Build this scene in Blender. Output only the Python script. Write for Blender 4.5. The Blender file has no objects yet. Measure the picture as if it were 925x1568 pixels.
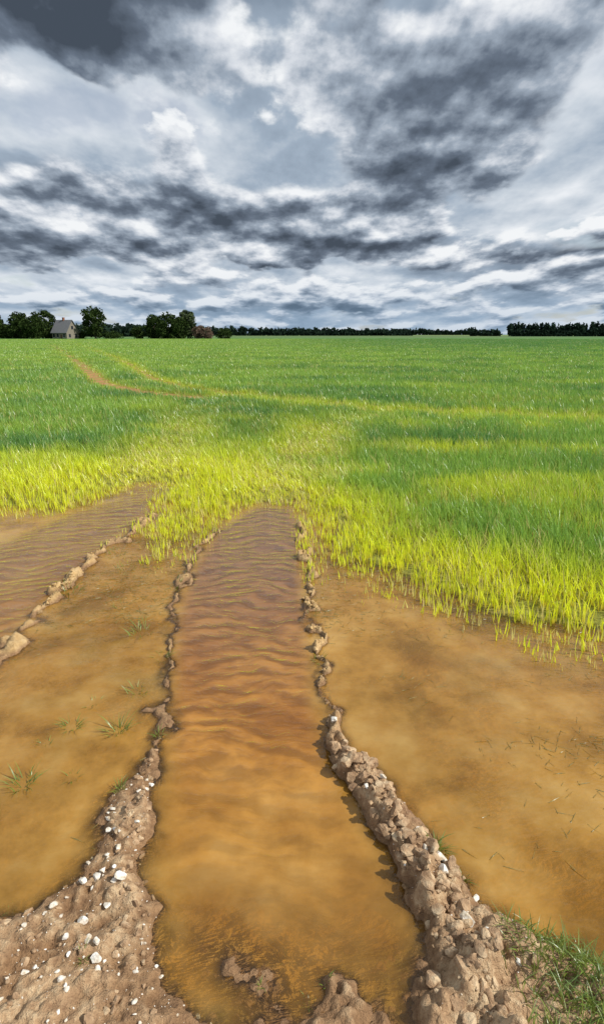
import bpy, math, random
import numpy as np
from mathutils import Vector
random.seed(7); rng=np.random.default_rng(7)
sc=bpy.context.scene
sc.view_settings.view_transform='Standard'; sc.view_settings.look='None'; sc.view_settings.exposure=0

# ------------------------------------------------------------------ helpers
_T=np.random.default_rng(3).random((8,256,256))
def vn(x,y,k=0):
    x=np.asarray(x,float);y=np.asarray(y,float)
    ix=np.floor(x).astype(np.int64);iy=np.floor(y).astype(np.int64)
    fx=x-ix;fy=y-iy;fx=fx*fx*(3-2*fx);fy=fy*fy*(3-2*fy)
    T=_T[k%8];a=T[ix%256,iy%256];b=T[(ix+1)%256,iy%256];c=T[ix%256,(iy+1)%256];d=T[(ix+1)%256,(iy+1)%256]
    return (a*(1-fx)+b*fx)*(1-fy)+(c*(1-fx)+d*fx)*fy
def fbm(x,y,o=4,k=0):
    s=0;a=1;t=0
    for i in range(o):
        s=s+a*(vn(x*2**i+17.3*i,y*2**i+5.1*i,k+i)-.5);t+=a;a*=.5
    return s/t*2
def ss(a,b,v):
    t=np.clip((v-a)/(b-a),0,1);return t*t*(3-2*t)
def dpoly(x,y,pts,closed=False):
    d=np.full(x.shape,1e9);q=list(pts)+([pts[0]] if closed else [])
    for (ax,ay),(bx,by) in zip(q[:-1],q[1:]):
        vx,vy=bx-ax,by-ay;t=np.clip(((x-ax)*vx+(y-ay)*vy)/(vx*vx+vy*vy+1e-12),0,1)
        d=np.minimum(d,np.hypot(x-ax-t*vx,y-ay-t*vy))
    return d
def sdf(x,y,pts):
    ins=np.zeros(x.shape,bool);n=len(pts)
    for i in range(n):
        ax,ay=pts[i];bx,by=pts[(i+1)%n]
        if ay==by: continue
        c=((ay>y)!=(by>y))&(x<(bx-ax)*(y-ay)/(by-ay)+ax);ins^=c
    d=dpoly(x,y,pts,True);return np.where(ins,d,-d)
def mesh_np(name,V,F,mat=None,smooth=False,attrs=None,link=True,val=True):
    me=bpy.data.meshes.new(name);F=np.asarray(F,np.int32);k=F.shape[1]
    me.vertices.add(len(V));me.vertices.foreach_set('co',np.asarray(V,np.float32).ravel())
    me.loops.add(F.size);me.loops.foreach_set('vertex_index',F.ravel())
    me.polygons.add(len(F));me.polygons.foreach_set('loop_start',np.arange(0,F.size,k,dtype=np.int32))
    me.update(calc_edges=True)
    me.polygons.foreach_set('use_smooth',np.full(len(F),smooth))
    for an,av in (attrs or {}).items():
        a=me.attributes.new(an,'FLOAT','POINT');a.data.foreach_set('value',np.asarray(av,np.float32).ravel())
    if mat: me.materials.append(mat)
    if val: me.validate()
    ob=bpy.data.objects.new(name,me)
    if link: sc.collection.objects.link(ob)
    return ob
class NT:
    def __init__(s,nt): s.t=nt;s.t.nodes.clear()
    def n(s,ty,props=None,**inp):
        nd=s.t.nodes.new(ty)
        for k,v in (props or {}).items(): setattr(nd,k,v)
        for k,v in inp.items():
            key=int(k[1:]) if k[0]=='i' and k[1:].isdigit() else k.replace('_',' ')
            s.set(nd.inputs[key],v)
        return nd
    def set(s,sock,v):
        if isinstance(v,bpy.types.NodeSocket): s.t.links.new(v,sock)
        elif v is not None:
            if isinstance(v,tuple) and len(v)==3 and sock.type=='RGBA': v=v+(1,)
            sock.default_value=v
    def m(s,op,a,b=None,c=None,clamp=False):
        return s.n('ShaderNodeMath',{'operation':op,'use_clamp':clamp},i0=a,i1=b,i2=c).outputs[0]
    def v(s,op,a,b=None): return s.n('ShaderNodeVectorMath',{'operation':op},i0=a,i1=b).outputs[0]
    def noise(s,vec,scale,det=4,rough=.55,out=0,dist=0.):
        return s.n('ShaderNodeTexNoise',Vector=vec,Scale=float(scale),Detail=float(det),Roughness=rough,Distortion=dist).outputs[out]
    def ramp(s,f,st,interp='LINEAR'):
        nd=s.n('ShaderNodeValToRGB',Fac=f);r=nd.color_ramp;r.interpolation=interp
        while len(r.elements)<len(st): r.elements.new(1)
        for e,(p,c) in zip(r.elements,st): e.position=p;e.color=(c if isinstance(c,tuple) else (c,c,c))+(1,)
        return nd.outputs[0]
    def mix(s,f,a,b,bl='MIX'):
        nd=s.t.nodes.new('ShaderNodeMix');nd.data_type='RGBA';nd.blend_type=bl
        s.set(nd.inputs[0],f);s.set(nd.inputs[6],a);s.set(nd.inputs[7],b);return nd.outputs[2]
    def mr(s,v,a,b,c=0.,d=1.):
        nd=s.n('ShaderNodeMapRange',{'interpolation_type':'SMOOTHSTEP'},i0=v,i1=a,i2=b,i3=c,i4=d);return nd.outputs[0]
    def attr(s,name,ty='GEOMETRY'): return s.n('ShaderNodeAttribute',{'attribute_name':name,'attribute_type':ty}).outputs[2]
    def out(s,sh): s.t.links.new(sh,s.t.nodes.new('ShaderNodeOutputMaterial').inputs[0])
def mat(name):
    m=bpy.data.materials.new(name);m.use_nodes=True;return m,NT(m.node_tree)

# ------------------------------------------------------------------ plan of the site (metres)
ridR=[(0.0,4.973),(0.036,3.787),(0.067,3.024),(0.093,2.437),(0.137,2.101),(0.206,1.852),(0.28,1.66),(0.341,1.486),(0.395,1.348),(0.429,1.21),(0.44,1.091),(0.44,.9),(.46,-3)]
landR=[(0.121,2.167),(0.205,1.942),(0.295,1.768),(0.39,1.576),(0.483,1.426),(0.567,1.306),(0.663,1.21),(0.808,1.157),(1.079,1.107),(4,.9),(4,-6),(0.264,-6),(0.27,0.91),(0.29,1.005),(0.343,1.107),(0.337,1.247),(0.321,1.37),(0.275,1.536),(0.211,1.768),(0.139,1.98)]
ridL=[(-.74,4.79),(-.801,4.166),(-.806,3.567),(-.771,3.104),(-.691,2.61),(-.63,2.284),(-.591,2.018),(-.588,1.801),(-.575,1.618),(-.529,1.414),(-.473,1.247),(-.45,1.0),(-.45,-3)]
landL=[(-.595,1.979),(-.559,1.801),(-.523,1.592),(-.485,1.414),(-.418,1.286),(-.396,1.156),(-.323,1.06),(-.209,1.005),(-.2,.7),(-.2,-6),(-5,-6),(-5,1.3),(-1.3,1.28),(-.856,1.255),(-.757,1.286),(-.707,1.403),(-.67,1.535),(-.678,1.736)]
ridF=[(-1.334,5.168),(-1.467,4.586),(-1.543,4.166),(-1.58,3.62),(-1.57,3.188),(-1.562,2.838),(-1.555,2.55),(-1.524,1.979),(-1.5,1.4)]
field=[(-4000,7),(-40,6),(-4.42,4.97),(-3.38,5.17),(-2.81,5.23),(-2.24,5.33),(-2.02,5.8),(-1.643,6.175),(-1.346,5.168),(-1.307,4.703),(-1.073,4.166),(-.852,4.459),(-.713,5.01),(-.506,5.33),(-.044,5.42),(.02,4.166),(.061,3.93),(.439,3.729),(.77,3.368),(1.075,3.024),(1.357,2.804),(1.554,2.672),(1.946,2.384),(3.5,2.0),(40,-2),(4000,-4),(4000,4000),(-4000,4000)]
rut=[(-.5,5.5),(-.08,5.5),(.0,4.9),(.036,3.787),(.067,3.02),(.093,2.437),(.13,2.05),(.2,1.74),(.27,1.5),(.31,1.37),(.325,1.25),(.33,1.1),(.27,.95),(.25,-6),(-.2,-6),(-.22,1.0),(-.35,1.08),(-.4,1.2),(-.43,1.35),(-.5,1.5),(-.53,1.7),(-.58,2.0),(-.63,2.28),(-.69,2.61),(-.77,3.1),(-.8,3.57),(-.8,4.17),(-.74,4.79)]
rutF=[(-1.643,6.2),(-1.4,5.3),(-1.467,4.586),(-1.543,4.166),(-1.58,3.62),(-1.57,3.188),(-1.562,2.838),(-1.555,2.55),(-1.524,1.979),(-1.5,1.4),(-2.3,1.4),(-2.45,3),(-2.5,4.2),(-2.2,5.2)]
trA=[(-64.5,155),(-26.9,67.6),(-15.4,40.8),(-9.4,26.6),(-6.5,19.7),(-4.7,17.0),(-2.7,15.2)]
trB=[(-59.5,155),(-23.4,67.5),(-12.4,40.8),(-7.1,26.6),(-5.1,21.1),(-3.4,18),(-1.8,16)]
trB2=[(-1.8,16),(-.2,14.3),(1.9,12.5),(3.8,11.9),(5.8,11.2),(9,10.5)]
trC=[(-.23,5.9),(.08,8.3),(.68,10.5),(1.5,12.3)]
trD=[(-1.7,6.2),(-1.85,7.4),(-1.95,10.1),(-2.3,15.2)]

def H(x,y):
    x=np.asarray(x,float);y=np.asarray(y,float)
    z=-.05+.035*fbm(x*1.7,y*1.7,3,1)+.014*fbm(x*9,y*9,3,2)
    r=ss(-.03,.13,sdf(x,y,rut))
    lump=np.maximum(0,fbm(x*11+3,y*11,4,5)+.1)*.045
    k=ss(1.08,1.7,y)
    dr=-.022+lump*(1-ss(1.15,1.6,y))+(-.11)*k+.02*fbm(x*4,y*4,3,3)*k+.022*(1-ss(.94,1.08,y+.06*fbm(x*6,y*6,3,2)))
    z=z*(1-r)+dr*r
    r2=ss(-.03,.15,sdf(x,y,rutF));z=z*(1-r2)+(-.12)*r2
    sf=sdf(x,y,field)
    f=ss(-.35,.7,sf+.25*fbm(x*1.1,y*1.1,3,4))
    z=z*(1-f)+(.03+.015*fbm(x*2,y*2,3,6))*f
    for L,hh in ((landR,.05),(landL,.026)):
        s=sdf(x,y,L)
        l=ss(-.08,.07,s+.08*fbm(x*7,y*7,4,2))
        top=hh+.032*fbm(x*5,y*5,4,5)+.016*fbm(x*22,y*22,3,1)
        z=z*(1-l)+top*l
    br=.70+1.1*fbm(x*9,y*9,3,3)
    br2=.62+1.9*fbm(x*13,y*13,4,5)
    for P,h0,h1,w0,w1,mn in ((ridR,.10,.036,.055,.036,-.1),(ridL,.045,.013,.05,.042,-1.2),(ridF,.034,.036,.05,.055,-.5)):
        d=dpoly(x+.10*fbm(x*8,y*8,4,1),y,P);kk=ss(1.3,2.3,y)
        hh=h0*(1-kk)+h1*kk;w=(w0*(1-kk)+w1*kk)*(1+.8*fbm(x*7,y*7,3,6))
        b_=br*(1-kk)+br2*kk
        g=np.exp(-(d/w)**2);z=np.maximum(z,z*(1-g)+hh*np.maximum(b_,mn)*g)
    near=ss(-.012,.02,z)*(1-ss(5,7,y))
    cl=np.abs(fbm(x*20,y*20,3,2))**.7
    lf=.45+.55*ss(-.3,.1,x)
    z=z+near*((.036*cl-.014)*lf+.012*fbm(x*55,y*55,2,4))*(1-f*.7)
    return z,sf

# ------------------------------------------------------------------ ground
def grow(start,stop,f,mn):
    o=[start]
    while o[-1]<stop: o.append(o[-1]+max(mn,f(o[-1])))
    return np.array(o)
xp=grow(0,3500,lambda a:(.0 if a<1.2 else .0075*a) if a<5 else .07*a,.0080)
xs=np.concatenate([-xp[:0:-1],xp])
yn=grow(.75,3500,lambda a:(.0050*a) if a<7 else .045*a,.0070)
yb=.75-grow(.03,30,lambda a:.12*a,.03)[::-1]
ys=np.concatenate([yb,yn])
X,Y=np.meshgrid(xs,ys)
Z,SF=H(X,Y)
ny,nx=X.shape
idx=np.arange(nx*ny).reshape(ny,nx)
F=np.stack([idx[:-1,:-1],idx[:-1,1:],idx[1:,1:],idx[1:,:-1]],-1).reshape(-1,4)
V=np.stack([X,Y,Z],-1).reshape(-1,3)
trk=np.maximum(1-ss(.16,.42,dpoly(X,Y,trA)),.8*(1-ss(.14,.36,dpoly(X,Y,trB))))

gm,t=mat('soil')
pos=t.n('ShaderNodeNewGeometry').outputs['Position']
sp=t.n('ShaderNodeSeparateXYZ',Vector=pos).outputs;zz=sp[2];yy=sp[1]
n1=t.noise(pos,5,6,.6);n2=t.noise(pos,38,6,.65);n3=t.noise(pos,170,3,.6)
dry=t.ramp(t.m('ADD',t.m('MULTIPLY',n1,.5),t.m('MULTIPLY',n2,.5)),[(.37,(.23,.13,.07)),(.5,(.42,.27,.15)),(.62,(.62,.46,.28))])
wet=t.ramp(n2,[(.3,(.16,.085,.04)),(.65,(.32,.185,.09))])
hgt=t.m('ADD',zz,t.m('MULTIPLY',t.m('SUBTRACT',n1,.5),.06))
ridge_y=t.mr(yy,1.8,2.6)
soil=t.mix(t.mr(t.m('ADD',hgt,t.m('MULTIPLY',ridge_y,.012)),.010,.042),wet,t.mix(t.m('MULTIPLY',ridge_y,.5),dry,(.50,.33,.12)))
bedc=t.ramp(t.noise(pos,3.2,6,.62),[(.36,(.12,.11,.02)),(.46,(.34,.22,.05)),(.56,(.54,.33,.08)),(.68,(.62,.43,.15))])
soil=t.mix(t.mr(zz,-.02,.0),bedc,soil)
gr=t.v('MULTIPLY',pos,(1,.25,1))
far=t.ramp(t.noise(gr,.35,6,.6),[(.3,(.05,.14,.025)),(.7,(.09,.20,.04))])
under=t.mix(t.noise(pos,12,3),(.20,.17,.03),(.28,.30,.04))
fcol=t.mix(t.mr(yy,14.,60.),under,far)
strip=t.ramp(t.noise(t.v('MULTIPLY',pos,(.0012,.012,0)),1.0,2),[(.38,(.04,.10,.03)),(.55,(.08,.16,.04)),(.62,(.26,.28,.10))])
fcol=t.mix(t.mr(yy,240.,360.),fcol,strip)
fcol=t.mix(t.attr('trk'),fcol,(.42,.18,.09))
col=t.mix(t.attr('fld'),soil,fcol)
bmp=t.n('ShaderNodeBump',Strength=1.,Distance=.016,Height=t.m('ADD',n2,t.m('MULTIPLY',n3,.4))).outputs[0]
bs=t.n('ShaderNodeBsdfPrincipled',Base_Color=col,Roughness=t.mr(hgt,.0,.03,.45,.95),Normal=bmp)
bs.inputs['Specular IOR Level'].default_value=.3
t.out(bs.outputs[0])
fld=ss(-.05,.35,SF)*(Z>-.004)
mesh_np('ground',V,F,gm,True,{'fld':fld,'trk':trk})

# ------------------------------------------------------------------ water
wm,t=mat('muddy_water')
pos=t.n('ShaderNodeNewGeometry').outputs['Position']
dep=t.attr('depth');rip=t.attr('rip')
sp=t.n('ShaderNodeSeparateXYZ',Vector=pos).outputs
wrp=t.noise(pos,2.2,3,.5)
ph=t.m('ADD',t.m('ADD',sp[1],t.m('MULTIPLY',t.m('ABSOLUTE',t.m('ADD',sp[0],.33)),.35)),t.m('MULTIPLY',wrp,.42))
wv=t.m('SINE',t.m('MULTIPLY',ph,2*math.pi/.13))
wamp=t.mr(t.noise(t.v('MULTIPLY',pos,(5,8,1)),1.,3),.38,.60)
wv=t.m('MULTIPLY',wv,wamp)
pw=t.v('ADD',pos,t.n('ShaderNodeCombineXYZ',X=0.,Y=t.m('MULTIPLY',wrp,.3),Z=0.).outputs[0])
w2=t.noise(t.v('MULTIPLY',pw,(8,26,1)),1.0,3,.55)
w3=t.noise(t.v('MULTIPLY',pw,(40,90,1)),1.0,2,.5)
sed=t.noise(t.v('MULTIPLY',pos,(1.6,1.6,1)),1.7,6,.62)
murk=t.ramp(sed,[(.36,(.29,.145,.022)),(.5,(.48,.255,.05)),(.64,(.60,.36,.10))])
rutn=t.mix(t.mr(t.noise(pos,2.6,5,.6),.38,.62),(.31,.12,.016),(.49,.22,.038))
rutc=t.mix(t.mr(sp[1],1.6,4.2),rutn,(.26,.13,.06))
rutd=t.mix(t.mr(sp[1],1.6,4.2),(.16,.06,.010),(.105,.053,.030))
rutc=t.mix(t.mr(t.m('ADD',t.m('MULTIPLY',wv,.45),t.m('MULTIPLY',w2,1.5)),.35,1.15,.0,.75),rutc,rutd)  # ripple bands of light and shade painted into the rut water colour
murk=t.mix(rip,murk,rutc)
tur=t.m('SUBTRACT',1.,t.m('POWER',2.718,t.m('MULTIPLY',dep,-16.)))
tr=t.n('ShaderNodeBsdfTransparent',Color=t.mix(t.mr(dep,0.,.05),(.95,.88,.72),(.92,.68,.28)))
hgt=t.m('ADD',t.m('ADD',t.m('MULTIPLY',t.m('MULTIPLY',wv,.12),rip),t.m('MULTIPLY',w2,t.m('ADD',t.m('MULTIPLY',rip,.42),.16))),t.m('MULTIPLY',w3,.10))
bmpw=t.n('ShaderNodeBump',Strength=1.,Distance=.022,Height=hgt).outputs[0]
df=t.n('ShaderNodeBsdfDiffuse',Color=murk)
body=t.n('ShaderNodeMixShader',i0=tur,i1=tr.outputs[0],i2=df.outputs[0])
gl=t.n('ShaderNodeBsdfGlossy',Color=(1,1,1),Roughness=.04,Normal=bmpw)
fr=t.n('ShaderNodeFresnel',IOR=1.36,Normal=bmpw)
t.out(t.n('ShaderNodeMixShader',i0=fr.outputs[0],i1=body.outputs[0],i2=gl.outputs[0]).outputs[0])
mx=(np.abs(xs)<40);my=(ys<8.5)&(ys>-12)
Xw=X[np.ix_(my,mx)];Yw=Y[np.ix_(my,mx)];Zw=Z[np.ix_(my,mx)]
h,w=Xw.shape;iw=np.arange(h*w).reshape(h,w)
Fw=np.stack([iw[:-1,:-1],iw[:-1,1:],iw[1:,1:],iw[1:,:-1]],-1).reshape(-1,4)
Fw=Fw[(Zw.ravel()[Fw].min(1)<.006)]
ripv=np.maximum(ss(-.02,.12,sdf(Xw,Yw,rut))*(.45+.55*ss(1.5,2.2,Yw)),.8*ss(-.02,.12,sdf(Xw,Yw,rutF)))
mesh_np('flood_water',np.stack([Xw,Yw,Xw*0],-1).reshape(-1,3),Fw,wm,True,{'depth':np.maximum(0,-Zw),'rip':ripv})

# ------------------------------------------------------------------ blades
def blades(P,h,w,az,lean,seg=4,face=None):
    n=len(P);T=np.linspace(0,1,seg+1)
    face=rng.random(n)*math.pi if face is None else face
    L=np.stack([np.cos(az),np.sin(az)],-1);S=np.stack([np.cos(face),np.sin(face)],-1)
    V=np.zeros((n,seg+1,2,3),np.float32);A=np.zeros((n,seg+1,2),np.float32)
    for i,tt in enumerate(T):
        c=P[:,:2]+L*(lean*h*tt**1.8)[:,None];z=P[:,2]+h*(tt-.35*np.minimum(lean,1.4)*tt**2.2)
        ww=w*(.75+.25*math.sin(tt*3))*(1-tt**2.5)*.5+w*.02
        for s in (0,1):
            V[:,i,s,:2]=c+S*(ww*(2*s-1))[:,None];V[:,i,s,2]=z;A[:,i,s]=tt
    b=np.arange(n)[:,None]*(2*(seg+1))+np.arange(seg)[None]*2
    F=np.stack([b,b+1,b+3,b+2],-1).reshape(-1,4)
    return V.reshape(-1,3),F,A.ravel()
def leafmat(name,base,low,mid_,high,wheat=False,trans=.4):
    m,t=mat(name);pos=t.n('ShaderNodeNewGeometry').outputs['Position']
    ht=t.attr('ht')
    if wheat:
        y=t.attr('ylw')
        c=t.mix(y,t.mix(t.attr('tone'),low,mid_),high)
        c=t.mix(t.m('MULTIPLY',t.mr(ht,.65,.0),t.m('ADD',t.m('MULTIPLY',y,.7),.2)),c,base)
        c=t.mix(t.attr('dry'),c,(.72,.62,.25))
    else:
        c=t.mix(ht,base,t.mix(t.mr(t.noise(pos,25,2),.35,.65),low,high))
    d=t.n('ShaderNodeBsdfDiffuse',Color=c);tl=t.n('ShaderNodeBsdfTranslucent',Color=c)
    s1=t.n('ShaderNodeMixShader',i0=trans,i1=d.outputs[0],i2=tl.outputs[0]).outputs[0]
    g=t.n('ShaderNodeBsdfGlossy',Color=(1,1,1),Roughness=.4)
    t.out(t.n('ShaderNodeMixShader',i0=.045,i1=s1,i2=g.outputs[0]).outputs[0]);return m
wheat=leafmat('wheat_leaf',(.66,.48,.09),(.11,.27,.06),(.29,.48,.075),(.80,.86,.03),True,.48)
Vs=[];Fs=[];AT={'ht':[],'ylw':[],'tone':[],'dry':[]};off=0
d=2.3;th=math.radians(37)
while d<190:
    d1=d*1.2;dm=(d+d1)/2
    dens=1800*min(1,(7/dm))**1.65
    n=int(th*(d1*d1-d*d)*dens/4)
    dd=np.sqrt(d*d+rng.random(n)*(d1*d1-d*d));a=(rng.random(n)*2-1)*th
    x=dd*np.sin(a);y=dd*np.cos(a)
    rs=.125*max(1,dm/12)
    rowx=(x*.8+y*.6)/rs;rr_=np.round(rowx);sh=(rr_-rowx)*rs*.55*(dm<25);x=x+.8*sh;y=y+.6*sh
    sf=sdf(x,y,field);jag=.18*fbm(x*3,y*3,3,1)+.14*fbm(x*9,y*9,2,2)
    dA=dpoly(x,y,trA);dt=np.minimum(dA,dpoly(x,y,trB));dB=dpoly(x,y,trB2);dt2=np.minimum(dpoly(x,y,trC),dpoly(x,y,trD))
    pr=np.where(x>.15,ss(-.34,.50,sf+jag),ss(-.28,.16,sf+jag))
    keep=(sf+jag>-.8)&(rng.random(n)<pr*.94+.06*ss(-.8,-.2,sf+jag)*(sdf(x,y,rut)<.05)*(sdf(x,y,rutF)<.05))&((dt>.16*max(1,dm/40))|(rng.random(n)<.2))
    x,y,sf,dt,dA,dB,dt2=[q[keep] for q in (x,y,sf,dt,dA,dB,dt2)];n=len(x)
    if n:
        z,_=H(x,y)
        left=1-ss(-.8,.4,x);reach=1.15+1.9*left
        yl=np.clip(1-ss(.25,1,sf/reach+.3*fbm(x*.8,y*.8,3,3)),0,1)
        yl=np.maximum(yl,.45*(1-ss(.1,1.0,dB+.6*fbm(x*1.3,y*1.3,3,1))))
        yl=np.maximum(yl,.45*(1-ss(.1,.6,dt)))
        yl=np.maximum(yl,.5*(1-ss(.1,1.1,dt2+.9*fbm(x*1.5,y*1.5,3,1)))*(1-ss(9,14,y)))
        yl=np.maximum(yl,.5*ss(.2,.6,fbm(x*.6+4,y*1.0,3,6))*(1-ss(8,17,y)))
        yl=np.clip(yl*(.7+.6*rng.random(n))+.15*ss(.1,.5,fbm(x*.5,y*.9,3,6))+.08*ss(30,-10,x)*ss(15,50,y),0,1)
        tn=np.clip(.5+.9*fbm(x*.45,y*.7,4,2)+.5*(rng.random(n)-.5)+.25*ss(10,40,y)*ss(20,-20,x)-.7*ss(40,120,y)*ss(-30,50,x)-.45*np.exp(-((x+.8)/1.6)**2-((y-11.5)/2.2)**2),0,1)  # tone drop at far right is cloud shadow put into the crop colour
        dr=(rng.random(n)<(.05+.26*(1-ss(.1,.7,dt2+.4*fbm(x*2,y*2,3,4)))*(1-ss(8,12,y))+.12*(1-ss(.1,.9,dB))+.25*(1-ss(-.2,.5,sf))+.12*yl*(1-ss(9,16,y))))*(.4+.6*rng.random(n))
        sz=(.58+.42*ss(-.1,1.0,sf))*(1-.45*ss(-.1,-.5,sf))*(1-.3*(1-ss(.1,.7,dt2)))*(1-.8*(1-ss(.12,.5,dA)))*(1-.6*(1-ss(.1,.4,dt)))*(1-.3*(1-ss(.1,.5,dB)))*(.85+.3*rng.random(n))*(1+.14*fbm(x*1.2,y*1.2,2,5))
        k=4;rep=lambda q:np.repeat(q,k)
        jx=.026*max(1,dm/7);P=np.stack([rep(x)+rng.normal(size=n*k)*jx,rep(y)+rng.normal(size=n*k)*jx,rep(z)-.02],-1)
        N=n*k;wmul=max(1,dm/7)**.85
        ln=(.10+.45*rng.random(N)**1.6+rep(.4*(1-ss(.1,.8,dt2)))*rng.random(N))*(.5+.5*rep(ss(.0,.7,sf)))
        seg=4 if dm<8 else (3 if dm<16 else 2)
        az=np.where(rng.random(N)<.35,2.9+rng.normal(size=N)*.5,rng.random(N)*6.283)
        Vb,Fb,A=blades(P,rep(sz)*(.12+.11*rng.random(N)),(.006+.0045*rng.random(N))*wmul,az,ln,seg)
        Vs.append(Vb);Fs.append(Fb+off);off+=len(Vb);m_=2*(seg+1)
        AT['ht'].append(A)
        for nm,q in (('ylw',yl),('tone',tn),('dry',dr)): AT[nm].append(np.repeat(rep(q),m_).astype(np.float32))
    d=d1
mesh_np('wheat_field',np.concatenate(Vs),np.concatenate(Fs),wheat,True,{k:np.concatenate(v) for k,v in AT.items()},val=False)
del Vs,Fs,AT

# ------------------------------------------------------------------ stones, clods
def ico(sub):
    import bmesh
    bm=bmesh.new();bmesh.ops.create_icosphere(bm,subdivisions=sub,radius=1)
    v=np.array([q.co[:] for q in bm.verts]);f=np.array([[q.index for q in p.verts] for p in bm.faces]);bm.free();return v,f
def lumps(name,items,m,sub=2,rough=.28,smooth=False):
    bv,bf=ico(sub);Vs=[];Fs=[]
    for i,(x,y,z,s,fl) in enumerate(items):
        sh=np.array([1,.55+.4*rng.random(),fl*(.7+.5*rng.random())])*s
        q=bv*(1+rough*(rng.random((len(bv),1))-.5)*1.2)
        for _ in range(5):
            nrm=rng.normal(size=3);nrm/=np.linalg.norm(nrm);dd=q@nrm;c=.45+.25*rng.random();q=q-np.outer(np.maximum(dd-c,0),nrm)
        q=q*sh;a=rng.random()*6.283;ca,sa=math.cos(a),math.sin(a);tl=(rng.random()-.5)*.9;ct,st=math.cos(tl),math.sin(tl)
        q=np.stack([q[:,0]*ct+q[:,2]*st,q[:,1],-q[:,0]*st+q[:,2]*ct],-1)
        q=np.stack([q[:,0]*ca-q[:,1]*sa,q[:,0]*sa+q[:,1]*ca,q[:,2]],-1)+[x,y,z]
        Vs.append(q);Fs.append(bf+i*len(bv))
    return mesh_np(name,np.concatenate(Vs),np.concatenate(Fs),m,smooth)
sm,t=mat('limestone')
pos=t.n('ShaderNodeNewGeometry').outputs['Position']
c=t.ramp(t.noise(pos,45,5,.6),[(.34,(.42,.33,.22)),(.5,(.70,.64,.54)),(.62,(.84,.81,.75))])
b=t.n('ShaderNodeBsdfPrincipled',Base_Color=c,Roughness=.85,Normal=t.n('ShaderNodeBump',Strength=.6,Distance=.003,Height=t.noise(pos,220,4)).outputs[0]);t.out(b.outputs[0])
cm,t=mat('mud_clod')
pos=t.n('ShaderNodeNewGeometry').outputs['Position']
c=t.ramp(t.noise(pos,22,5,.6),[(.33,(.22,.13,.07)),(.5,(.41,.265,.15)),(.66,(.60,.45,.28))])
sp=t.n('ShaderNodeSeparateXYZ',Vector=pos).outputs
c=t.mix(t.mr(sp[1],1.9,3.,0.,.6),c,(.52,.35,.13))
c=t.mix(t.mr(sp[2],.0,.02),(.24,.14,.06),c)
b=t.n('ShaderNodeBsdfPrincipled',Base_Color=c,Roughness=.95,Normal=t.n('ShaderNodeBump',Strength=.9,Distance=.010,Height=t.noise(pos,90,5,.65)).outputs[0]);t.out(b.outputs[0])
big=[(0.132,2.11,.024),(-0.644,1.576,.015),(-0.616,1.421,.017),(-0.622,1.392,.017),(-0.539,1.365,.02),(-0.658,1.37,.015),(-0.615,1.247,.018),(-0.539,1.14,.018),(0.389,1.461,.016),(0.427,1.426,.022),(0.424,1.381,.022),(0.405,1.365,.018),(0.459,1.228,.026),(0.512,1.333,.016),(0.295,1.768,.014),(0.228,1.705,.013),(0.386,1.557,.015),(-0.65,1.646,.013),(-0.71,1.286,.016),(-0.715,1.11,.011),(-0.607,1.083,.012),(-0.604,1.817,.012),(-0.549,1.171,.014),(-0.638,1.192,.012),(-0.562,1.296,.014),(.30,1.70,.013),(.6,1.12,.012),(-.59,1.5,.015)]
it=[]
bx=np.array([q[0] for q in big]);by=np.array([q[1] for q in big]);bz,_=H(bx,by)
for (x,y,s),z in zip(big,bz): it.append((x,y,z+s*.4,s,.65))
def onland(n,polys,lo=.0):
    x=rng.random(n)*2.4-1.3;y=.7+rng.random(n)*1.5
    s=np.maximum.reduce([sdf(x,y,p) for p in polys]);k=s>lo;return x[k],y[k]
x,y=onland(5000,[landL],.0);z,_=H(x,y)
for a,b_,c_ in zip(x,y,z):
    if a>-1.1: it.append((a,b_,c_+.0005,.0015+.011*rng.random()**6,.6))
x,y=onland(3000,[landR]);z,_=H(x,y)
for a,b_,c_ in zip(x,y,z):
    if rng.random()<.4: it.append((a,b_,c_+.0005,.0015+.010*rng.random()**4,.6))
lumps('limestone_pebbles',it,sm,2,.25)
cl=[]
def along(P,n,spread,s0,s1,y0,y1,cut=-.25):
    P=np.array(P)
    for _ in range(n):
        yv=y0+rng.random()*(y1-y0);i=np.searchsorted(-P[:,1],-yv);i=min(max(i,1),len(P)-1)
        a,b=P[i-1],P[i];tt=(yv-a[1])/(b[1]-a[1]);xx=a[0]+tt*(b[0]-a[0])+rng.normal()*spread
        if y0>=2 and fbm(np.array([xx*2]),np.array([yv*3]),2,5)[0]<cut: continue
        cl.append([xx,yv,0,s0+(s1-s0)*rng.random()**2.2,.75])
along(ridR,420,.040,.004,.030,.95,2.0);along(ridR,340,.024,.005,.022,2.0,4.2,-.3)
along(ridL,110,.028,.004,.018,1.0,2.0);along(ridL,130,.034,.004,.012,2.0,4.0,-.05)
along(ridF,420,.042,.006,.028,2.0,5.2,-.15)
x,y=onland(1800,[landR,landL],-.02)
for a,b_ in zip(x,y): cl.append([a,b_,0,.003+.017*rng.random()**5,.7])
sub=[]
for _ in range(210): sub.append([-.35+.68*rng.random(),.9+.5*rng.random(),0,.006+.018*rng.random()**2,.4])
for _ in range(150): sub.append([-1.3+.62*rng.random(),1.3+.6*rng.random(),0,.008+.02*rng.random()**2,.5])
ca=np.array(cl);z,_=H(ca[:,0],ca[:,1]);sb=np.array(sub);z2,_=H(sb[:,0],sb[:,1])
lumps('mud_clods',[(a[0],a[1],zz_+a[3]*.05,a[3],a[4]) for a,zz_ in zip(cl,z)]+[(a[0],a[1],min(zz_,-.006)-a[3]*.15,a[3],a[4]) for a,zz_ in zip(sub,z2)],cm,2,.35)

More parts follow.
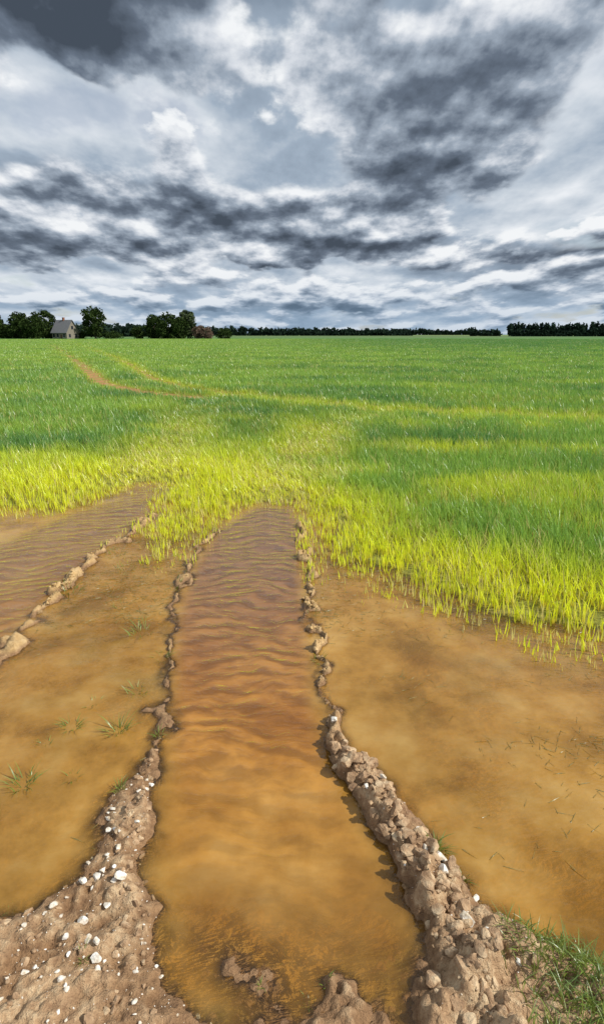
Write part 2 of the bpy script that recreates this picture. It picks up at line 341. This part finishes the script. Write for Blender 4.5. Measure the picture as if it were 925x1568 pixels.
# ------------------------------------------------------------------ grasses by the water
gmt=leafmat('grass_leaf',(.24,.24,.06),(.09,.20,.03),(0,0,0),(.22,.34,.04))
dmt=leafmat('withered_grass',(.20,.15,.04),(.12,.13,.03),(0,0,0),(.30,.26,.09),trans=.2)
def tuft(x,y,n,h,r,m=gmt,lean=.8,name='grass_tuft',w=.003):
    a=rng.random(n)*6.283;rr=np.sqrt(rng.random(n))*r
    px=x+rr*np.cos(a);py=y+rr*np.sin(a);pz,_=H(px,py)
    Vb,Fb,A=blades(np.stack([px,py,np.maximum(pz,-.02)-.003],-1),h*(.5+.6*rng.random(n)),w*(.7+.6*rng.random(n)),a+rng.normal(size=n)*.5,lean*(.4+rng.random(n)))
    return mesh_np(name,Vb,Fb,m,True,{'ht':A})
for x,y,n,h,r in [(-.775,2.10,40,.10,.035),(-.98,2.136,34,.085,.03),(-1.038,1.80,40,.09,.04),(-.90,2.95,30,.10,.06),(-1.045,2.025,14,.055,.02),(-.868,1.834,14,.06,.02),(.431,1.511,44,.065,.022),(.502,1.403,18,.035,.012),(.562,1.385,12,.03,.012),(-.769,2.384,24,.08,.04),(-.595,2.08,16,.06,.02),(-.573,1.14,14,.035,.015),(.58,1.23,22,.035,.02),(-.104,1.09,7,.03,.006),(.064,1.09,8,.03,.008),(.013,1.05,12,.03,.015),(-.04,1.173,10,.03,.02),(-.66,1.75,16,.05,.02),(-.86,1.285,14,.04,.03),(.09,2.67,18,.06,.03),(-1.5,3.5,40,.09,.07),(-1.42,4.2,40,.09,.09),(-1.25,3.9,26,.08,.07),(.07,3.2,18,.05,.03),(-.95,2.3,14,.06,.03),(-.72,2.7,24,.06,.04),(-1.1,3.3,20,.07,.06),(-.85,3.6,20,.06,.06)]:
    tuft(x,y,n,h,r,w=.004 if y>1.3 else .0028)
n=3600;px=.46+.6*rng.random(n);py=.86+.36*rng.random(n)
k=(px-.5)*.5>rng.random(n)*.10;k&=(fbm(px*9,py*9,2,3)>-.2);px,py=px[k],py[k];pz,_=H(px,py);n=len(px)
Vb,Fb,A=blades(np.stack([px,py,pz-.003],-1),.02+.055*rng.random(n),.0026+.002*rng.random(n),rng.random(n)*6.283,.3+.9*rng.random(n))
mesh_np('grass_patch',Vb,Fb,gmt,True,{'ht':A})
n=22000;px=-1.5+4.4*rng.random(n);py=1.4+3.2*rng.random(n);pz,s=H(px,py)
den=fbm(px*1.7,py*2.2,3,7)+.5*ss(-1.2,-.1,s)-.15;k=(pz<-.008)&(sdf(px,py,rut)<0)&(den>.22-.45*rng.random(n)**3)&(rng.random(n)<ss(1.0,2.8,py));px,py=px[k],py[k];n=len(px);az=rng.normal(size=n)*.9+.4
Vb,Fb,A=blades(np.stack([px,py,np.full(n,.0015)],-1),np.full(n,.004),.0009+.0018*rng.random(n),az,4+12*rng.random(n),face=az+1.57)
Vb[:,2]=.0005+.003*rng.random(len(Vb))
mesh_np('floating_straw',Vb,Fb,dmt,True,{'ht':A})

# ------------------------------------------------------------------ trees and buildings
bk,t=mat('bark');t.out(t.n('ShaderNodeBsdfPrincipled',Base_Color=t.ramp(t.noise(t.n('ShaderNodeNewGeometry').outputs['Position'],3,4),[(.3,(.05,.035,.025)),(.7,(.13,.10,.075))]),Roughness=.9).outputs[0])
def crownmat(name,a,b):
    m,t=mat(name);p=t.n('ShaderNodeNewGeometry').outputs['Position']
    c=t.ramp(t.noise(p,.9,4,.6),[(.35,a),(.65,b)])
    d=t.n('ShaderNodeBsdfDiffuse',Color=c);tl=t.n('ShaderNodeBsdfTranslucent',Color=c)
    t.out(t.n('ShaderNodeMixShader',i0=.2,i1=d.outputs[0],i2=tl.outputs[0]).outputs[0]);return m
cr1=crownmat('foliage_dark',(.016,.030,.010),(.052,.080,.022))
cr2=crownmat('foliage_light',(.045,.065,.03),(.10,.13,.06))
cr3=crownmat('foliage_pinkish',(.12,.08,.06),(.22,.16,.12))
crf=crownmat('forest_foliage',(.012,.024,.018),(.028,.048,.030))
def leaves(C,R,n,size):
    d=rng.normal(size=(n,3));d/=np.linalg.norm(d,axis=1)[:,None]
    p=C+d*R*(rng.random((n,1))**.45)
    u=rng.normal(size=(n,3));u/=np.linalg.norm(u,axis=1)[:,None];v=np.cross(u,rng.normal(size=(n,3)));v/=np.linalg.norm(v,axis=1)[:,None]
    s=size*(.6+.8*rng.random((n,1)));return np.stack([p-u*s-v*s*.6,p+u*s-v*s*.6,p+u*s*.7+v*s*.7,p-u*s*.7+v*s*.6],1).reshape(-1,3)
def tube(p0,p1,r0,r1,k=7):
    p0=np.array(p0,float);p1=np.array(p1,float);ax=p1-p0;ax/=np.linalg.norm(ax);u=np.cross(ax,[.3,1,.1]);u/=np.linalg.norm(u);v=np.cross(ax,u)
    a=np.arange(k)*2*math.pi/k;ring=np.cos(a)[:,None]*u+np.sin(a)[:,None]*v
    return np.concatenate([p0+ring*r0,p1+ring*r1]),np.array([[i,(i+1)%k,(i+1)%k+k,i+k] for i in range(k)])
def tree(name,x,y,h,w,m=cr1,bare=.15,dense=1.):
    e=bpy.data.objects.new(name,None);e.location=(x,y,0);sc.collection.objects.link(e)
    Vs=[];Fs=[];o=0
    def add(a):
        nonlocal o
        Vs.append(a[0]);Fs.append(a[1]+o);o+=len(a[0])
    th=h*.45;add(tube((0,0,-.2),(.1,0,th),h*.03,h*.018));add(tube((.1,0,th),(0,.1,h*.85),h*.018,h*.004))
    LV=[]
    nb=max(10,int(20*dense))
    for i in range(nb):
        f=bare+(1-bare)*(i+.7)/nb;prof=math.sin(math.pi*min(.93,max(.08,(f-bare*.6)/(1.06-bare*.6))))**.6
        a=i*2.4+rng.random();rr=w*.5*prof*(.40+.5*rng.random());c=np.array([math.cos(a)*rr,math.sin(a)*rr,h*f*.93])
        add(tube((0,0,h*f*.6),c,h*.008,h*.002,5))
        s=w*.5*(.30+.22*rng.random())
        LV.append(leaves(c,np.array([s,s,s*.75]),int(130*dense),.16+.016*h))
    tr_=mesh_np(name+'_trunk_and_limbs',np.concatenate(Vs),np.concatenate(Fs),bk,True);tr_.parent=e
    LV=np.concatenate(LV);cr=mesh_np(name+'_crown',LV,np.arange(len(LV)).reshape(-1,4),m);cr.parent=e
K=.2577
for nm,px_,dst,h,w,m,b in [('deciduous_tree',-60,245,10,11,cr1,.1),('deciduous_tree',-25,240,9,9,cr1,.1),('deciduous_tree',1,240,9.5,7,cr1,.1),('deciduous_tree',36,238,9.4,9,cr1,.04),('deciduous_tree',73,246,10.6,10.5,cr1,.04),('deciduous_tree',55,232,8,9,cr1,.02),('deciduous_tree',149,238,11.4,9.5,cr1,.1),('deciduous_tree',238,240,8.6,8,cr1,.03),('deciduous_tree',260,236,8.8,10,cr1,.03),('birch_tree',289,242,10.6,7.5,cr2,.10),('deciduous_tree',276,238,7.6,8,cr1,.02)]:
    tree(nm,(px_-462)*K*dst/240,dst,h,w,m,b)
for nm,px_,h,w,m in [('lilac_bush',318,4.2,6.5,cr3),('lilac_bush',306,4.6,5,cr3),('shrub',345,3.6,7,cr1),('shrub',215,4.3,6,cr1),('shrub',128,2.6,6,cr1),('shrub',175,2.2,9,cr1),('shrub',86,4.2,5,cr1),('shrub',12,4,9,cr1),('shrub',250,3.5,14,cr1),('shrub',28,4,9,cr1)]:
    tree(nm,(px_-462)*K,239,h,w,m,.0,.7)
FV=[]
def belt(x0,x1,yd,h,hv,step=5,dep=18,lf=1.3,n=34):
    x=x0
    while x<x1:
        hh=h*(1+hv*float(fbm(np.array([x/70.]),np.array([yd/50.]),3,2)[0]))*(.85+.3*rng.random())
        for q in range(2):
            FV.append(leaves(np.array([x+rng.normal()*2,yd+rng.random()*dep,hh*.55]),np.array([step*.75,step*.75,hh*.5]),n,lf))
        FV.append(leaves(np.array([x,yd,hh*.25]),np.array([step*.9,2,hh*.3]),n,lf));x+=step
belt(-190,-95,430,7,.25,5)
belt(-560,-100,620,10,.3,8,lf=2)
belt(-110,130,720,7.5,.6,6,lf=1.6)
belt(60,420,1500,12,.9,16,lf=3.2)
belt(172,620,500,9.8,.15,2.6,lf=1.1,n=50)
belt(-1500,-560,900,12,.4,22,lf=4)
belt(158,180,560,4.5,.8,5)
FV=np.concatenate(FV);mesh_np('distant_forest',FV,np.arange(len(FV)).reshape(-1,4),crf)

def simple(name,c,rough=.85,c2=None,sc_=2.):
    m,t=mat(name);p=t.n('ShaderNodeNewGeometry').outputs['Position']
    t.out(t.n('ShaderNodeBsdfPrincipled',Base_Color=t.mix(t.noise(p,sc_,4),c,c2 or tuple(v*.7 for v in c)),Roughness=rough).outputs[0]);return m
wl=simple('plaster_wall',(.24,.21,.17));rf=simple('slate_roof',(.17,.17,.18));wd=simple('window_glass',(.03,.035,.045),.2);br=simple('brick_chimney',(.32,.13,.08));fr_=simple('white_frame',(.7,.7,.68))
house=bpy.data.objects.new('farmhouse',None);sc.collection.objects.link(house)
house.location=((107-462)*K*238/240,236,-.5);house.rotation_euler=(0,0,math.radians(-26));house.scale=(.95,.95,.92)
def part(nm,V,F,m):
    me=bpy.data.meshes.new(nm);me.from_pydata(V,[],F);me.materials.append(m);o=bpy.data.objects.new(nm,me);sc.collection.objects.link(o);o.parent=house;return o
def box(nm,x0,x1,y0,y1,z0,z1,m):
    V=[(x,y,z) for z in (z0,z1) for y in (y0,y1) for x in (x0,x1)]
    return part(nm,V,[(0,2,3,1),(4,5,7,6),(0,1,5,4),(2,6,7,3),(0,4,6,2),(1,3,7,5)],m)
hw,hl,eh,rh=4.0,3.2,3.3,8.0
part('walls',[(-hw,-hl,0),(hw,-hl,0),(hw,hl,0),(-hw,hl,0),(-hw,-hl,eh),(hw,-hl,eh),(hw,hl,eh),(-hw,hl,eh),(-hw,0,rh-.15),(hw,0,rh-.15)],[(0,1,5,4),(2,3,7,6),(1,2,6,9,5),(3,0,4,8,7)],wl)
o_=.45
part('roof',[(-hw-o_,-hl-o_,eh-.45),(hw+o_,-hl-o_,eh-.45),(hw+o_,0,rh+.05),(-hw-o_,0,rh+.05),(-hw-o_,hl+o_,eh-.45),(hw+o_,hl+o_,eh-.45),
 (-hw-o_,-hl-o_,eh-.6),(hw+o_,-hl-o_,eh-.6),(hw+o_,0,rh-.1),(-hw-o_,0,rh-.1),(-hw-o_,hl+o_,eh-.6),(hw+o_,hl+o_,eh-.6)],[(0,1,2,3),(3,2,5,4),(6,9,8,7),(9,10,11,8),(0,6,7,1),(4,5,11,10),(1,7,8,2),(2,8,11,5),(0,3,9,6),(3,4,10,9)],rf)
for i,xx in enumerate((-3,-.9,2.6)):
    box('window_%d'%i,xx-.5,xx+.5,-hl-.04,-hl+.02,1.1,2.5,wd);box('window_sill_%d'%i,xx-.6,xx+.6,-hl-.1,-hl-.045,.98,1.09,fr_)
box('door',.6,1.5,-hl-.05,-hl+.02,0,2.2,simple('door_wood',(.12,.07,.04)))
for i,(yy_,z0) in enumerate(((-1.6,1.1),(1.6,1.1),(0,4.3))): box('gable_window_%d'%i,hw-.02,hw+.04,yy_-.5,yy_+.5,z0,z0+1.3,wd)
box('chimney',-.6,.1,-.35,.35,rh-.6,rh+.9,br);box('chimney_cap',-.68,.18,-.43,.43,rh+.902,rh+1.0,br)

# ------------------------------------------------------------------ sky, sun
sun_az=math.radians(106);sun_el=math.radians(43)
W=bpy.data.worlds.new('World');sc.world=W;W.use_nodes=True;t=NT(W.node_tree)
D=t.v('NORMALIZE',t.n('ShaderNodeTexCoord').outputs['Generated'])
s3=t.n('ShaderNodeSeparateXYZ',Vector=D).outputs;dx,dy,dz=s3[0],s3[1],s3[2]
zc=t.m('MAXIMUM',dz,0.)
ci_=t.m('DIVIDE',1.,t.m('ADD',zc,.17))
P=t.n('ShaderNodeCombineXYZ',X=t.m('MULTIPLY',dx,ci_),Y=t.m('MULTIPLY',dy,t.m('MULTIPLY',ci_,.64)),Z=0.).outputs[0]
P1=t.v('ADD',P,(3.1,1.7,0))
P2=t.v('ADD',P1,t.n('ShaderNodeVectorMath',{'operation':'SCALE'},i0=P,Scale=-.045).outputs[0])
def cum(p,sc1,det): return t.noise(p,sc1,det,.53)
nA=cum(P1,2.1,9);nAu=cum(P2,2.1,9)
nB=t.noise(t.v('ADD',P1,(11.3,4.2,0)),1.3,6,.55)
A=t.m('ARCTAN2',dx,dy);E=t.m('ARCSINE',dz)
wA=t.m('MULTIPLY',t.m('SUBTRACT',nB,.5),.30)
wE=t.m('MULTIPLY',t.m('SUBTRACT',nA,.5),.10)
B=0.
for a,e,sa,se,wgt in [(-.27,.41,.18,.055,.26),(.167,.35,.17,.045,.25),(-.38,.18,.18,.04,.19),(-.012,.172,.17,.03,.19),(.08,.128,.15,.02,.13),(-.02,.44,.3,.035,.18),(.24,.25,.18,.05,.09),(.40,.10,.10,.018,.10),(-.22,.12,.3,.02,.07),
    (-.12,.24,.16,.045,-.11),(.392,.150,.10,.03,-.12),(-.351,.30,.15,.05,-.09),(.095,.285,.12,.035,-.09),(.36,.31,.12,.06,-.05)]:
    ga=t.m('DIVIDE',t.m('SUBTRACT',t.m('ADD',A,wA),a),sa);ge=t.m('DIVIDE',t.m('SUBTRACT',t.m('ADD',E,wE),e),se)
    g=t.m('EXPONENT',t.m('MULTIPLY',t.m('ADD',t.m('MULTIPLY',ga,ga),t.m('MULTIPLY',ge,ge)),-1.))
    B=t.m('MULTIPLY_ADD',g,wgt,B)
d1_=t.m('ADD',nA,B)
rel=t.m('SUBTRACT',nA,nAu)
veil=t.ramp(t.m('SUBTRACT',t.m('ADD',nB,t.m('MULTIPLY',B,.5)),t.m('MULTIPLY',rel,.5)),[(.36,(.84,.87,.91)),(.46,(.60,.66,.73)),(.56,(.36,.44,.54)),(.68,(.22,.28,.36))])
L1=t.m('SUBTRACT',t.m('ADD',.68,t.m('MULTIPLY',rel,4.6)),t.m('MULTIPLY',t.m('SUBTRACT',d1_,.50),2.1))
body=t.ramp(L1,[(.0,(.062,.080,.108)),(.28,(.14,.175,.23)),(.52,(.34,.40,.48)),(.72,(.66,.70,.76)),(.9,(.90,.92,.94))])
al=t.mr(d1_,.455,.53)
cc=t.mix(al,veil,body)
haze=t.mr(dz,.11,.0)
cc=t.mix(t.m('MULTIPLY',haze,.42),cc,(.23,.38,.56))
sky=t.n('ShaderNodeTexSky',{'sky_type':'NISHITA','sun_disc':False,'sun_elevation':sun_el,'sun_rotation':sun_az})
b1=t.n('ShaderNodeBackground',Color=sky.outputs[0],Strength=.1);b2=t.n('ShaderNodeBackground',Color=cc,Strength=1.)
cov=t.mr(t.m('ADD',nB,B),.34,.42,.5,1.)
mxs=t.n('ShaderNodeMixShader',i0=t.m('MAXIMUM',cov,al),i1=b1.outputs[0],i2=b2.outputs[0])
t.t.links.new(mxs.outputs[0],t.t.nodes.new('ShaderNodeOutputWorld').inputs[0])
sl=bpy.data.lights.new('sun','SUN');sl.energy=5.0;sl.angle=math.radians(.5);sl.color=(1,.96,.88)
so=bpy.data.objects.new('sun',sl);sc.collection.objects.link(so)
sd=Vector((math.sin(sun_az)*math.cos(sun_el),math.cos(sun_az)*math.cos(sun_el),math.sin(sun_el)))
so.rotation_euler=sd.to_track_quat('Z','Y').to_euler();so.location=(5,0,10)

cam=bpy.data.cameras.new('camera');co=bpy.data.objects.new('camera',cam);sc.collection.objects.link(co)
cam.sensor_fit='VERTICAL';cam.sensor_height=36;cam.lens=36*900/1568;cam.clip_start=.05;cam.clip_end=9000
co.location=(0,0,1.6);co.rotation_euler=(math.pi/2-math.atan(272/900),0,0);sc.camera=co
